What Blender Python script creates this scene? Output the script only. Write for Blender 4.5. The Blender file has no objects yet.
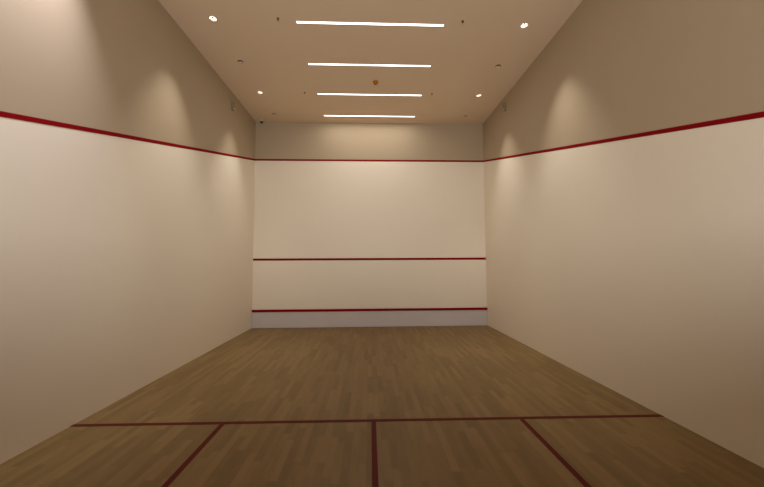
import bpy, bmesh, math, random
from mathutils import Vector, Matrix

random.seed(7)
scene = bpy.context.scene
COL = scene.collection

# ------------------------------------------------------------------ dimensions (metres)
HW = 3.2            # half width of the court
L = 9.75            # front wall (back of the court is y = 0)
H = 5.67            # ceiling height
Y0 = 0.0
T = 0.15            # wall thickness
OUT_FRONT, OUT_BACK = 4.57, 2.10       # lower edge of the out line
LW = 0.05           # painted line width
LT = 0.003          # painted line build-up


def out_z(y):
    return OUT_BACK + (OUT_FRONT - OUT_BACK) * y / L


# ------------------------------------------------------------------ helpers
def link(name, bm, mats, parent=None, smooth=False):
    me = bpy.data.meshes.new(name)
    bmesh.ops.recalc_face_normals(bm, faces=bm.faces)
    bm.to_mesh(me)
    bm.free()
    for m in (mats if isinstance(mats, (list, tuple)) else [mats]):
        me.materials.append(m)
    if smooth:
        for p in me.polygons:
            p.use_smooth = True
        try:
            me.set_sharp_from_angle(angle=math.radians(35))
        except Exception:
            pass
    o = bpy.data.objects.new(name, me)
    COL.objects.link(o)
    if parent:
        o.parent = parent
    return o


def empty(name, loc, label, cat, group=None):
    o = bpy.data.objects.new(name, None)
    o.empty_display_size = 0.1
    o.location = loc
    COL.objects.link(o)
    o['label'] = label
    o['category'] = cat
    if group:
        o['group'] = group
    return o


def structure(o, label=None, cat=None):
    o['kind'] = 'structure'
    if label:
        o['label'] = label
    if cat:
        o['category'] = cat
    return o


def box(bm, x0, x1, y0, y1, z0, z1, mi=0):
    vs = [bm.verts.new((x, y, z)) for x in (x0, x1) for y in (y0, y1) for z in (z0, z1)]
    for q in ((0, 1, 3, 2), (4, 6, 7, 5), (0, 4, 5, 1), (2, 3, 7, 6), (0, 2, 6, 4), (1, 5, 7, 3)):
        f = bm.faces.new([vs[i] for i in q])
        f.material_index = mi


def prism(bm, poly, axis, a, b, mi=0):
    """extrude a 2D polygon along an axis: axis 'x' takes (y,z), 'y' takes (x,z), 'z' takes (x,y)"""
    def P(p, t):
        return {'x': (t, p[0], p[1]), 'y': (p[0], t, p[1]), 'z': (p[0], p[1], t)}[axis]
    A = [bm.verts.new(P(p, a)) for p in poly]
    B = [bm.verts.new(P(p, b)) for p in poly]
    bm.faces.new(A).material_index = mi
    bm.faces.new(B[::-1]).material_index = mi
    n = len(poly)
    for i in range(n):
        bm.faces.new((A[i], A[(i + 1) % n], B[(i + 1) % n], B[i])).material_index = mi


def lathe(bm, prof, seg=32, M=None):
    """profile of (r, z) points, closed on the axis where r = 0"""
    M = M or Matrix()
    rings = []
    for r, z in prof:
        if r < 1e-6:
            rings.append([bm.verts.new(M @ Vector((0, 0, z)))])
        else:
            rings.append([bm.verts.new(M @ Vector((r * math.cos(2 * math.pi * i / seg), r * math.sin(2 * math.pi * i / seg), z))) for i in range(seg)])
    for A, B in zip(rings, rings[1:]):
        for i in range(seg):
            j = (i + 1) % seg
            if len(A) == 1 and len(B) == 1:
                continue
            if len(A) == 1:
                bm.faces.new((A[0], B[i], B[j]))
            elif len(B) == 1:
                bm.faces.new((A[i], A[j], B[0]))
            else:
                bm.faces.new((A[i], A[j], B[j], B[i]))


def rounded_box(bm, x0, x1, y0, y1, z0, z1, r=0.004, seg=3):
    t = bmesh.new()
    box(t, x0, x1, y0, y1, z0, z1)
    bmesh.ops.bevel(t, geom=t.edges[:], offset=r, segments=seg, profile=0.5, affect='EDGES')
    me = bpy.data.meshes.new('tmp')
    t.to_mesh(me)
    t.free()
    bm.from_mesh(me)
    bpy.data.meshes.remove(me)


# ------------------------------------------------------------------ materials
def mat(name, color, rough=0.6, metallic=0.0, spec=0.5):
    m = bpy.data.materials.new(name)
    m.use_nodes = True
    b = m.node_tree.nodes['Principled BSDF']
    b.inputs['Base Color'].default_value = (*color, 1)
    b.inputs['Roughness'].default_value = rough
    b.inputs['Metallic'].default_value = metallic
    b.inputs['Specular IOR Level'].default_value = spec
    return m


def plaster(name, c1, c2, rough, spec, bump=0.02, scale=1.2):
    """painted plaster: faint large mottling and a very fine trowel bump"""
    m = mat(name, c1, rough, 0, spec)
    nt = m.node_tree
    N, K = nt.nodes, nt.links
    b = N['Principled BSDF']
    tc = N.new('ShaderNodeTexCoord')
    n1 = N.new('ShaderNodeTexNoise')
    n1.inputs['Scale'].default_value = scale
    n1.inputs['Detail'].default_value = 4
    K.new(tc.outputs['Object'], n1.inputs['Vector'])
    mx = N.new('ShaderNodeMix')
    mx.data_type = 'RGBA'
    mx.inputs[6].default_value = (*c1, 1)
    mx.inputs[7].default_value = (*c2, 1)
    K.new(n1.outputs['Fac'], mx.inputs[0])
    K.new(mx.outputs[2], b.inputs['Base Color'])
    n2 = N.new('ShaderNodeTexNoise')
    n2.inputs['Scale'].default_value = 90
    n2.inputs['Detail'].default_value = 3
    K.new(tc.outputs['Object'], n2.inputs['Vector'])
    bp = N.new('ShaderNodeBump')
    bp.inputs['Strength'].default_value = bump
    bp.inputs['Distance'].default_value = 0.01
    K.new(n2.outputs['Fac'], bp.inputs['Height'])
    K.new(bp.outputs['Normal'], b.inputs['Normal'])
    return m


def emitter(name, color, strength):
    m = bpy.data.materials.new(name)
    m.use_nodes = True
    nt = m.node_tree
    nt.nodes.clear()
    e = nt.nodes.new('ShaderNodeEmission')
    e.inputs['Color'].default_value = (*color, 1)
    e.inputs['Strength'].default_value = strength
    o = nt.nodes.new('ShaderNodeOutputMaterial')
    nt.links.new(e.outputs[0], o.inputs[0])
    return m


def maple():
    """sprung maple floor: narrow strips running towards the front wall, random lengths and tones, satin lacquer"""
    m = bpy.data.materials.new('maple_strip_floor')
    m.use_nodes = True
    nt = m.node_tree
    N, K = nt.nodes, nt.links
    b = N['Principled BSDF']
    tc = N.new('ShaderNodeTexCoord')
    sp = N.new('ShaderNodeSeparateXYZ')
    K.new(tc.outputs['Object'], sp.inputs[0])

    def math_(op, a, c=None):
        n = N.new('ShaderNodeMath')
        n.operation = op
        for i, v in enumerate((a, c)):
            if v is None:
                continue
            if isinstance(v, (int, float)):
                n.inputs[i].default_value = v
            else:
                K.new(v, n.inputs[i])
        return n.outputs[0]
    W, PL = 0.07, 0.62
    row = math_('FLOOR', math_('DIVIDE', sp.outputs['X'], W))
    wn = N.new('ShaderNodeTexWhiteNoise')
    wn.noise_dimensions = '1D'
    K.new(row, wn.inputs['W'])
    yy = math_('ADD', math_('DIVIDE', sp.outputs['Y'], PL), math_('MULTIPLY', wn.outputs['Value'], 5.1))
    plank = math_('FLOOR', yy)
    cb = N.new('ShaderNodeCombineXYZ')
    K.new(row, cb.inputs[0])
    K.new(plank, cb.inputs[1])
    wn2 = N.new('ShaderNodeTexWhiteNoise')
    wn2.noise_dimensions = '2D'
    K.new(cb.outputs[0], wn2.inputs['Vector'])
    # grain
    mp = N.new('ShaderNodeMapping')
    mp.inputs['Scale'].default_value = (15, 2.6, 1)
    K.new(tc.outputs['Object'], mp.inputs['Vector'])
    ad = N.new('ShaderNodeVectorMath')
    ad.operation = 'ADD'
    K.new(mp.outputs[0], ad.inputs[0])
    cb2 = N.new('ShaderNodeCombineXYZ')
    K.new(math_('MULTIPLY', wn2.outputs['Value'], 31.0), cb2.inputs[1])
    K.new(cb2.outputs[0], ad.inputs[1])
    gr = N.new('ShaderNodeTexNoise')
    gr.inputs['Scale'].default_value = 1.0
    gr.inputs['Detail'].default_value = 5
    gr.inputs['Roughness'].default_value = 0.6
    K.new(ad.outputs[0], gr.inputs['Vector'])
    # broad wear
    bw = N.new('ShaderNodeTexNoise')
    bw.inputs['Scale'].default_value = 0.8
    bw.inputs['Detail'].default_value = 3
    K.new(tc.outputs['Object'], bw.inputs['Vector'])
    f = math_('ADD', math_('MULTIPLY', wn2.outputs['Value'], 0.34), math_('ADD', math_('MULTIPLY', gr.outputs['Fac'], 0.42), math_('MULTIPLY', bw.outputs['Fac'], 0.14)))
    cr = N.new('ShaderNodeValToRGB')
    cr.color_ramp.elements[0].position = 0.04
    cr.color_ramp.elements[0].color = (*FLOOR_D, 1)
    cr.color_ramp.elements[1].position = 0.88
    cr.color_ramp.elements[1].color = (*FLOOR_L, 1)
    K.new(f, cr.inputs[0])
    # hairline joints between strips
    fx = math_('FRACT', math_('DIVIDE', sp.outputs['X'], W))
    fy = math_('FRACT', yy)
    jx = math_('LESS_THAN', fx, 0.02)
    jy = math_('LESS_THAN', fy, 0.003)
    j = math_('MAXIMUM', jx, jy)
    mx = N.new('ShaderNodeMix')
    mx.data_type = 'RGBA'
    K.new(math_('MULTIPLY', j, 0.35), mx.inputs[0])
    K.new(cr.outputs[0], mx.inputs[6])
    mx.inputs[7].default_value = (0.06, 0.035, 0.015, 1)
    K.new(mx.outputs[2], b.inputs['Base Color'])
    b.inputs['Roughness'].default_value = 0.5
    b.inputs['Specular IOR Level'].default_value = 0.25
    return m


FLOOR_D = (0.128, 0.073, 0.021)
FLOOR_L = (0.28, 0.172, 0.062)
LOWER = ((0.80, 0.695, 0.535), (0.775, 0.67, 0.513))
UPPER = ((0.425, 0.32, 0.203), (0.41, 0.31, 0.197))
CEIL = ((0.80, 0.62, 0.43), (0.78, 0.605, 0.42))
STRIP_W = (5.0, 4.6, 6.5, 11.5)     # watts of the four light strips, nearest first
FAR, NEAR = (1.0, 1.0, 0.985), (0.96, 1.0, 1.25)

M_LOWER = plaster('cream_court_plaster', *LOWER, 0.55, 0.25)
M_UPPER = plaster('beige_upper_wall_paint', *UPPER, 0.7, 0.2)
M_CEIL = plaster('ceiling_paint', *CEIL, 0.85, 0.1)
M_RED = mat('dark_red_line_paint', (0.22, 0.0015, 0.004), 0.7, 0, 0.05)
M_FLOORRED = mat('dark_red_floor_line', (0.10, 0.012, 0.008), 0.6, 0, 0.1)
M_TIN = plaster('pale_lilac_grey_tin', (0.60, 0.535, 0.485), (0.57, 0.505, 0.46), 0.5, 0.3, 0.01)
M_TRIM = mat('fitting_trim_paint', (0.60, 0.475, 0.35), 0.7, 0, 0.2)
M_WHITE = mat('white_plastic', (0.72, 0.66, 0.58), 0.5)
M_UNLIT = mat('shade_tinted_reflector', (0.64, 0.48, 0.32), 0.6, 0, 0.1)  # white reflector tinted darker; its lack of light is put into the colour
M_PALE = mat('pale_beige_plastic', (0.50, 0.39, 0.29), 0.6, 0, 0.1)
M_REFL = mat('white_reflector', (0.88, 0.84, 0.78), 0.35)
M_BLACK = mat('black_plastic', (0.02, 0.017, 0.015), 0.5)
M_BROWN = mat('tarnished_bronze', (0.15, 0.075, 0.026), 0.6, 0.0, 0.2)
M_DARKGREY = mat('brown_grey_plastic', (0.27, 0.19, 0.12), 0.7, 0, 0.1)  # one even brownish grey for the wall boxes
M_ORANGE = mat('orange_plastic', (0.40, 0.135, 0.003), 0.6, 0, 0.1)
M_STRIP = emitter('linear_diffuser_glow', (1.0, 0.98, 0.97), 4.0)
M_LENS = emitter('downlight_lens_glow', (1.0, 0.9, 0.8), 28)

# ------------------------------------------------------------------ room shell
bm = bmesh.new()
box(bm, -HW - T, HW + T, Y0, L + T, -0.1, 0.0)
floor = structure(link('floor', bm, maple()), 'pale maple strip floor of the squash court', 'floor')


def floor_strip(name, x0, x1, y0, y1, lab='dark red painted court line', dz=0.0):
    b = bmesh.new()
    box(b, x0, x1, y0, y1, 0.0, LT + dz)
    o = link(name, b, M_FLOORRED, floor)
    o['label'] = lab
    return o


SYL, SYR = 4.283, 4.207        # the short line runs a touch out of square


def short_y(x):
    return SYL + (SYR - SYL) * (x + HW) / (2 * HW)


b = bmesh.new()
prism(b, [(-HW, SYL), (HW, SYR), (HW, SYR + LW), (-HW, SYL + LW)], 'z', 0.0, LT + 0.0005)
o = link('short_line', b, M_FLOORRED, floor)
o['label'] = 'dark red line right across the floor'
floor_strip('half_court_line', -LW / 2, LW / 2, Y0, short_y(0) + 0.02, 'dark red line down the middle of the floor')
for s in (-1, 1):
    xa, xb = sorted((s * 1.587, s * (1.587 + LW)))
    side = 'left' if s < 0 else 'right'
    floor_strip('service_box_line', xa, xb, 2.66, short_y(s * 1.61) + 0.02, 'dark red slanting line of the %s service box' % side)
    xa, xb = sorted((s * 1.587, s * HW))
    floor_strip('service_box_line', xa, xb, 2.61, 2.66, 'dark red rear line of the %s service box' % side)

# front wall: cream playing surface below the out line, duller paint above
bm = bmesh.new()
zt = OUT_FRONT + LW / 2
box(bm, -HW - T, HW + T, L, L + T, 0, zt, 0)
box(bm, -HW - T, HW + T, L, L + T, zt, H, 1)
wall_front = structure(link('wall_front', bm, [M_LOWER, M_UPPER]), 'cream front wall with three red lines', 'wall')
for nm, z, lab in (('out_line', OUT_FRONT, 'dark red line high on the front wall'), ('service_line', 1.805, 'dark red line across the middle of the front wall')):
    b = bmesh.new()
    box(b, -HW, HW, L - LT, L, z, z + LW + (0.01 if nm == 'service_line' else 0))
    o = link(nm, b, M_RED, wall_front)
    o['label'] = lab

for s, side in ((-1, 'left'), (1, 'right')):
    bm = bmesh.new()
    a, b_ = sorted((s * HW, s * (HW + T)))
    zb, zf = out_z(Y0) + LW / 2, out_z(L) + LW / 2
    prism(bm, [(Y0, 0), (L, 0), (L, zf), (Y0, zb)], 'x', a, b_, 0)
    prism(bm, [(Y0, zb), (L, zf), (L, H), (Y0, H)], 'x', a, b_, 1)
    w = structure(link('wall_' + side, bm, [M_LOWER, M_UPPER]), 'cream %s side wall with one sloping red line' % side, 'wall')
    b = bmesh.new()
    a, b_ = sorted((s * HW, s * (HW - LT)))
    prism(b, [(Y0, out_z(Y0)), (L, out_z(L)), (L, out_z(L) + LW), (Y0, out_z(Y0) + LW)], 'x', a, b_)
    o = link('out_line', b, M_RED, w)
    o['label'] = 'dark red line sloping down the %s wall' % side

# ceiling with round openings for the recessed downlights
LX = 2.56
ROWS = (5.80, 6.95, 8.13, 9.25)
LIT = {5.80: True, 6.95: False, 8.13: True, 9.25: False}
DR, DD = 0.056, 0.085           # opening radius and recess depth
spots = [(s * LX, y) for y in ROWS for s in (-1, 1)] + [(-LX, 3.46)]
bm = bmesh.new()
box(bm, -HW - T, HW + T, Y0, L + T, H, H + 0.2)
ceiling = structure(link('ceiling', bm, M_CEIL), 'beige ceiling with four light strips', 'ceiling')
bm = bmesh.new()
for x, y in spots:
    lathe(bm, [(0, -0.1), (DR + 0.004, -0.1), (DR + 0.004, DD + 0.012), (0, DD + 0.012)], 32, Matrix.Translation((x, y, H)))
cut = link('cutter', bm, M_CEIL)
md = ceiling.modifiers.new('cut', 'BOOLEAN')
md.operation = 'DIFFERENCE'
md.solver = 'EXACT'
md.object = cut
dg = bpy.context.evaluated_depsgraph_get()
newme = bpy.data.meshes.new_from_object(ceiling.evaluated_get(dg))
ceiling.modifiers.clear()
ceiling.data = newme
bpy.data.objects.remove(cut)

# ------------------------------------------------------------------ tin along the foot of the front wall
tin = empty('tin_board', (0, L, 0), 'long pale lilac grey board along the foot of the front wall under a red strip', 'tin board')
bm = bmesh.new()
rounded_box(bm, -HW + 0.004, HW - 0.004, -0.026, -0.001, 0.002, 0.424, 0.002, 2)
link('panel', bm, M_TIN, tin)
bm = bmesh.new()
prism(bm, [(-0.045, 0.428), (-0.045, 0.478), (-0.034, 0.487), (-0.001, 0.487), (-0.001, 0.424), (-0.040, 0.424)], 'x', -HW + 0.004, HW - 0.004)
o = link('top_strip', bm, M_RED, tin)
o['label'] = 'dark red strip'

# ------------------------------------------------------------------ linear ceiling lights
def make_linear():
    t = empty('linear_ceiling_light', (0, 0, 0), '', 'ceiling light', 'white light strips across the ceiling')
    hl, hw = 1.215, 0.024
    b = bmesh.new()
    # shallow aluminium channel: two long rails and two end caps around the diffuser
    box(b, -hl - 0.006, hl + 0.006, -hw - 0.005, -hw, -0.008, -0.0005)
    box(b, -hl - 0.006, hl + 0.006, hw, hw + 0.005, -0.008, -0.0005)
    link('frame', b, M_TRIM, t)
    for s in (-1, 1):
        b = bmesh.new()
        a, c = sorted((s * hl, s * (hl + 0.006)))
        box(b, a, c, -hw, hw, -0.008, -0.0005)
        link('end_cap', b, M_TRIM, t)
    b = bmesh.new()
    prism(b, [(-hw, -0.0005), (-hw, -0.006), (-hw * 0.7, -0.0085), (hw * 0.7, -0.0085), (hw, -0.006), (hw, -0.0005)], 'x', -hl, hl)
    link('diffuser', b, M_STRIP, t)
    return t


def copy_tree(o, parent=None):
    c = o.copy()
    COL.objects.link(c)
    if parent:
        c.parent = parent
    for ch in list(o.children):
        copy_tree(ch, c)
    return c


lin = make_linear()
LIN = [(-0.010, 5.83, 'longest looking white light strip on the ceiling, nearest and uppermost in view'),
       (-0.022, 6.98, 'second white light strip from the top, just above the orange cap on the ceiling'),
       (-0.022, 8.15, 'third white light strip from the top, just below the orange cap on the ceiling'),
       (-0.028, 9.29, 'shortest looking white light strip on the ceiling, closest to the front wall')]
for i, (x, y, lab) in enumerate(LIN):
    o = lin if i == 0 else copy_tree(lin)
    o.location = (x, y, H)
    o['label'] = lab
    ld = bpy.data.lights.new('strip_light', 'AREA')
    ld.shape = 'RECTANGLE'
    ld.size, ld.size_y = 2.42, 0.044
    ld.energy = STRIP_W[i]
    ld.color = (1.0, 0.99, 0.965)
    lo = bpy.data.objects.new('strip_light', ld)
    lo.location = (0, 0, -0.010)
    lo.parent = o
    COL.objects.link(lo)

# ------------------------------------------------------------------ recessed downlights
def make_downlight(lit):
    t = empty('recessed_downlight', (0, 0, 0), '', 'downlight', 'lit round downlights near the side walls' if lit else 'unlit round downlights near the side walls')
    b = bmesh.new()
    lathe(b, [(DR, 0.004), (DR, -0.002), (DR + 0.004, -0.0035), (DR + 0.010, -0.0005), (DR + 0.0035, -0.0003), (DR + 0.0035, 0.004), (DR, 0.004)], 32)
    link('trim_ring', b, M_TRIM, t, True)
    b = bmesh.new()
    lathe(b, [(DR - 0.0005, 0.003), (DR - 0.006, 0.030), (DR - 0.018, 0.060), (0.030, DD), (0.032, DD), (DR - 0.016, 0.060), (DR - 0.004, 0.030), (DR + 0.001, 0.003), (DR - 0.0005, 0.003)], 32)
    link('reflector', b, M_REFL if lit else M_UNLIT, t, True)
    b = bmesh.new()
    lathe(b, [(0, DD + 0.001), (0.032, DD + 0.001), (0.032, DD + 0.006), (0, DD + 0.006)], 32)
    link('lamp_holder', b, M_BLACK, t, True)
    b = bmesh.new()
    lathe(b, [(0, DD - 0.010), (0.014, DD - 0.009), (0.021, DD - 0.004), (0.022, DD + 0.0005), (0, DD + 0.0005)], 24)
    o = link('lens', b, M_LENS if lit else M_BLACK, t, True)
    o['label'] = 'glowing lens' if lit else 'dark unlit lens'
    b = bmesh.new()
    lathe(b, [(0, 0.020), (0.009, 0.020), (0.012, 0.022), (0.012, 0.025), (0, 0.025)], 24)
    for k in range(3):
        q = 2 * math.pi * k / 3 + 0.5
        prism(b, [(0.015 * math.cos(q) - 0.001, 0.015 * math.sin(q) - 0.001), (0.015 * math.cos(q) + 0.001, 0.015 * math.sin(q) + 0.001),
                  (0.051 * math.cos(q) + 0.001, 0.051 * math.sin(q) + 0.001), (0.051 * math.cos(q) - 0.001, 0.051 * math.sin(q) - 0.001)], 'z', 0.021, 0.023)
    link('glare_cap', b, M_BROWN, t)
    return t


DL = {(-1, 5.80): 'bright lit downlight on the ceiling, upper left of the longest light strip',
      (1, 5.80): 'bright lit downlight on the ceiling, upper right of the longest light strip',
      (-1, 8.13): 'small lit downlight on the ceiling near the left wall box, left of the third strip',
      (1, 8.13): 'small lit downlight on the ceiling near the right wall box, right of the third strip',
      (-1, 6.95): 'unlit dark downlight between the two lit ones along the left wall',
      (1, 6.95): 'unlit dark downlight between the two lit ones along the right wall',
      (-1, 9.25): 'unlit downlight near the front left ceiling corner, left of the shortest strip',
      (1, 9.25): 'unlit downlight near the front right ceiling corner, right of the shortest strip'}
proto = {True: make_downlight(True), False: make_downlight(False)}
used = {True: False, False: False}


def beam(parent, tilt_out, s, power, size, blend, tilt_fwd=0.0, color=(1.0, 0.88, 0.74)):
    ld = bpy.data.lights.new('downlight_beam', 'SPOT')
    ld.energy = power
    ld.spot_size = math.radians(size)
    ld.spot_blend = blend
    ld.shadow_soft_size = 0.03
    ld.color = color
    lo = bpy.data.objects.new('downlight_beam', ld)
    lo.location = (0, 0, -0.012)
    d = Vector((s * math.sin(math.radians(tilt_out)), math.tan(math.radians(tilt_fwd)), -math.cos(math.radians(tilt_out))))
    lo.rotation_euler = d.to_track_quat('-Z', 'Y').to_euler()
    lo.parent = parent
    COL.objects.link(lo)
    return lo


def place_downlight(s, y, lit, label):
    if used[lit]:
        o = copy_tree(proto[lit])
    else:
        o = proto[lit]
        used[lit] = True
    o.location = (s * LX, y, H)
    o['label'] = label
    return o


lit_objs = []
for y in ROWS:
    for s in (-1, 1):
        o = place_downlight(s, y, LIT[y], DL[(s, y)])
        if LIT[y]:
            lit_objs.append((o, s, y))
near = place_downlight(-1, 3.46, True, 'lit downlight above the near end of the left wall')
for o, s, y in lit_objs:
    beam(o, 5, s, 190 if y < 7 else 145, 63, 1.0, color=FAR)
beam(near, 25, -1, 350, 72, 1.0, color=NEAR)

# ------------------------------------------------------------------ sprinkler heads
def make_sprinkler():
    t = empty('ceiling_sprinkler', (0, 0, 0), '', 'sprinkler', 'small dark sprinkler heads on the ceiling')
    b = bmesh.new()
    lathe(b, [(0, 0), (0.030, 0), (0.028, -0.004), (0.016, -0.008), (0.011, -0.008), (0, -0.008)], 24)
    link('cover_plate', b, M_BROWN, t, True)
    b = bmesh.new()
    lathe(b, [(0, -0.007), (0.011, -0.007), (0.012, -0.020), (0.007, -0.024), (0.004, -0.045), (0, -0.045)], 20)
    for s in (-1, 1):
        prism(b, [(s * 0.010, -0.018), (s * 0.017, -0.026), (s * 0.012, -0.046), (s * 0.009, -0.046), (s * 0.013, -0.027), (s * 0.007, -0.020)], 'y', -0.002, 0.002)
    link('body', b, M_BROWN, t)
    b = bmesh.new()
    lathe(b, [(0, -0.045), (0.018, -0.045), (0.020, -0.048), (0, -0.049)], 20)
    link('deflector', b, M_BROWN, t, True)
    return t


spr = make_sprinkler()
SPR = [(-1.51, 5.76, 'small dark sprinkler head left of the nearest light strip'), (1.50, 5.73, 'small dark sprinkler head right of the nearest light strip'),
       (-1.53, 8.10, 'small dark sprinkler head left of the third light strip'), (1.43, 8.08, 'small dark sprinkler head right of the third light strip')]
for i, (x, y, lab) in enumerate(SPR):
    o = spr if i == 0 else copy_tree(spr)
    o.location = (x, y, H + 0.002)
    o.scale = (0.75, 0.75, 0.6)
    o['label'] = lab

# ------------------------------------------------------------------ orange capped detector
t = empty('smoke_detector', (0.10, 7.60, H), 'round orange capped detector on the ceiling between the light strips', 'detector')
bm = bmesh.new()
lathe(bm, [(0, 0), (0.058, 0), (0.058, -0.008), (0.050, -0.013), (0, -0.013)], 32)
link('base', bm, M_ORANGE, t, True)
bm = bmesh.new()
lathe(bm, [(0, -0.012), (0.048, -0.012), (0.046, -0.038), (0.038, -0.050), (0.020, -0.055), (0, -0.056)], 32)
o = link('dust_cap', bm, M_ORANGE, t, True)
o['label'] = 'orange dust cap'

# ------------------------------------------------------------------ small dome in the front left corner
t = empty('ceiling_dome', (-3.01, 9.66, H + 0.002), 'tiny dark dome on the ceiling in the front left corner', 'camera')
bm = bmesh.new()
lathe(bm, [(0, 0), (0.046, 0), (0.046, -0.016), (0.038, -0.022), (0, -0.022)], 32)
link('base', bm, M_WHITE, t, True)
bm = bmesh.new()
lathe(bm, [(0, -0.021), (0.037, -0.021), (0.036, -0.045), (0.030, -0.064), (0.017, -0.076), (0, -0.080)], 32)
o = link('dome', bm, M_BLACK, t, True)
o['label'] = 'black dome'

# ------------------------------------------------------------------ slim boxes high on the side walls
for s, side in ((-1, 'left'), (1, 'right')):
    t = empty('wall_sensor', (s * HW, 8.14, 5.25 if s < 0 else 5.31), 'slim upright box high on the %s wall just under the ceiling' % side, 'wall box', 'slim boxes high on the side walls')
    bm = bmesh.new()
    a, b_ = sorted((0, -s * 0.045))
    rounded_box(bm, a, b_, -0.03, 0.03, 0.0, 0.19, 0.005)
    link('back_box', bm, M_DARKGREY, t, True)
    bm = bmesh.new()
    a, b_ = sorted((-s * 0.044, -s * 0.075))
    rounded_box(bm, a, b_, -0.024, 0.024, 0.004, 0.044, 0.010)
    o = link('front_lens', bm, M_PALE, t, True)
    o['label'] = 'pale rounded lower front'

# ------------------------------------------------------------------ back of the court, unseen: low light-blocking wall, added fill lights behind it
bm = bmesh.new()
box(bm, -HW - T, HW + T, Y0 - 0.15, Y0, -0.1, 2.2)  # unseen; height and dark colour set to keep the near floor dim
structure(link('wall_back_blocker', bm, [mat('dark_back_wall', (0.03, 0.03, 0.032), 0.4)]), 'low dark back wall out of view, blocking the added fill light', 'wall')


def added_back_fill(z, y, w_, h_, power, color):  # added fill light behind the court, no real fitting
    ld = bpy.data.lights.new('added_back_fill', 'AREA')
    ld.shape = 'RECTANGLE'
    ld.size, ld.size_y = w_, h_
    ld.energy = power
    ld.color = color
    lo = bpy.data.objects.new('added_back_fill', ld)
    lo.location = (0, y, z)
    lo.rotation_euler = Vector((0, 1, 0)).to_track_quat('-Z', 'Z').to_euler()
    COL.objects.link(lo)


added_back_fill(2.7, -1.8, 5.5, 0.9, 228, (0.98, 1.0, 1.10))  # added fill, mostly for the near side walls
added_back_fill(2.9, -3.5, 5.5, 1.3, 155, (1.0, 0.98, 0.90))  # added fill from further back, lifts front wall and ceiling

# ------------------------------------------------------------------ world: next to no light from the open back of the court
w = bpy.data.worlds.new('World')
scene.world = w
w.use_nodes = True
w.node_tree.nodes['Background'].inputs[0].default_value = (0.9, 0.8, 0.7, 1)
w.node_tree.nodes['Background'].inputs[1].default_value = 0.0

# ------------------------------------------------------------------ camera
cd = bpy.data.cameras.new('camera')
cam = bpy.data.objects.new('camera', cd)
COL.objects.link(cam)
cd.sensor_fit = 'HORIZONTAL'
cd.sensor_width = 36
cd.lens = 334.7075 * 36 / 764
cd.clip_start = 0.01
fw = Vector((0.03736359, 0.99738584, 0.06185022))
r = Vector((0.99929824, -0.03712808, -0.00495308))
u = Vector((0.00264375, -0.06199188, 0.99807315))
m = Matrix((r, u, -fw)).transposed().to_4x4()
m.translation = Vector((-0.0397518, 0.52457723, 1.6925734))
cam.matrix_world = m
scene.camera = cam

vs = scene.view_settings
vs.view_transform = 'Standard'
vs.look = 'None'
vs.exposure = 0.0
vs.gamma = 1.0
vs.use_curve_mapping = False
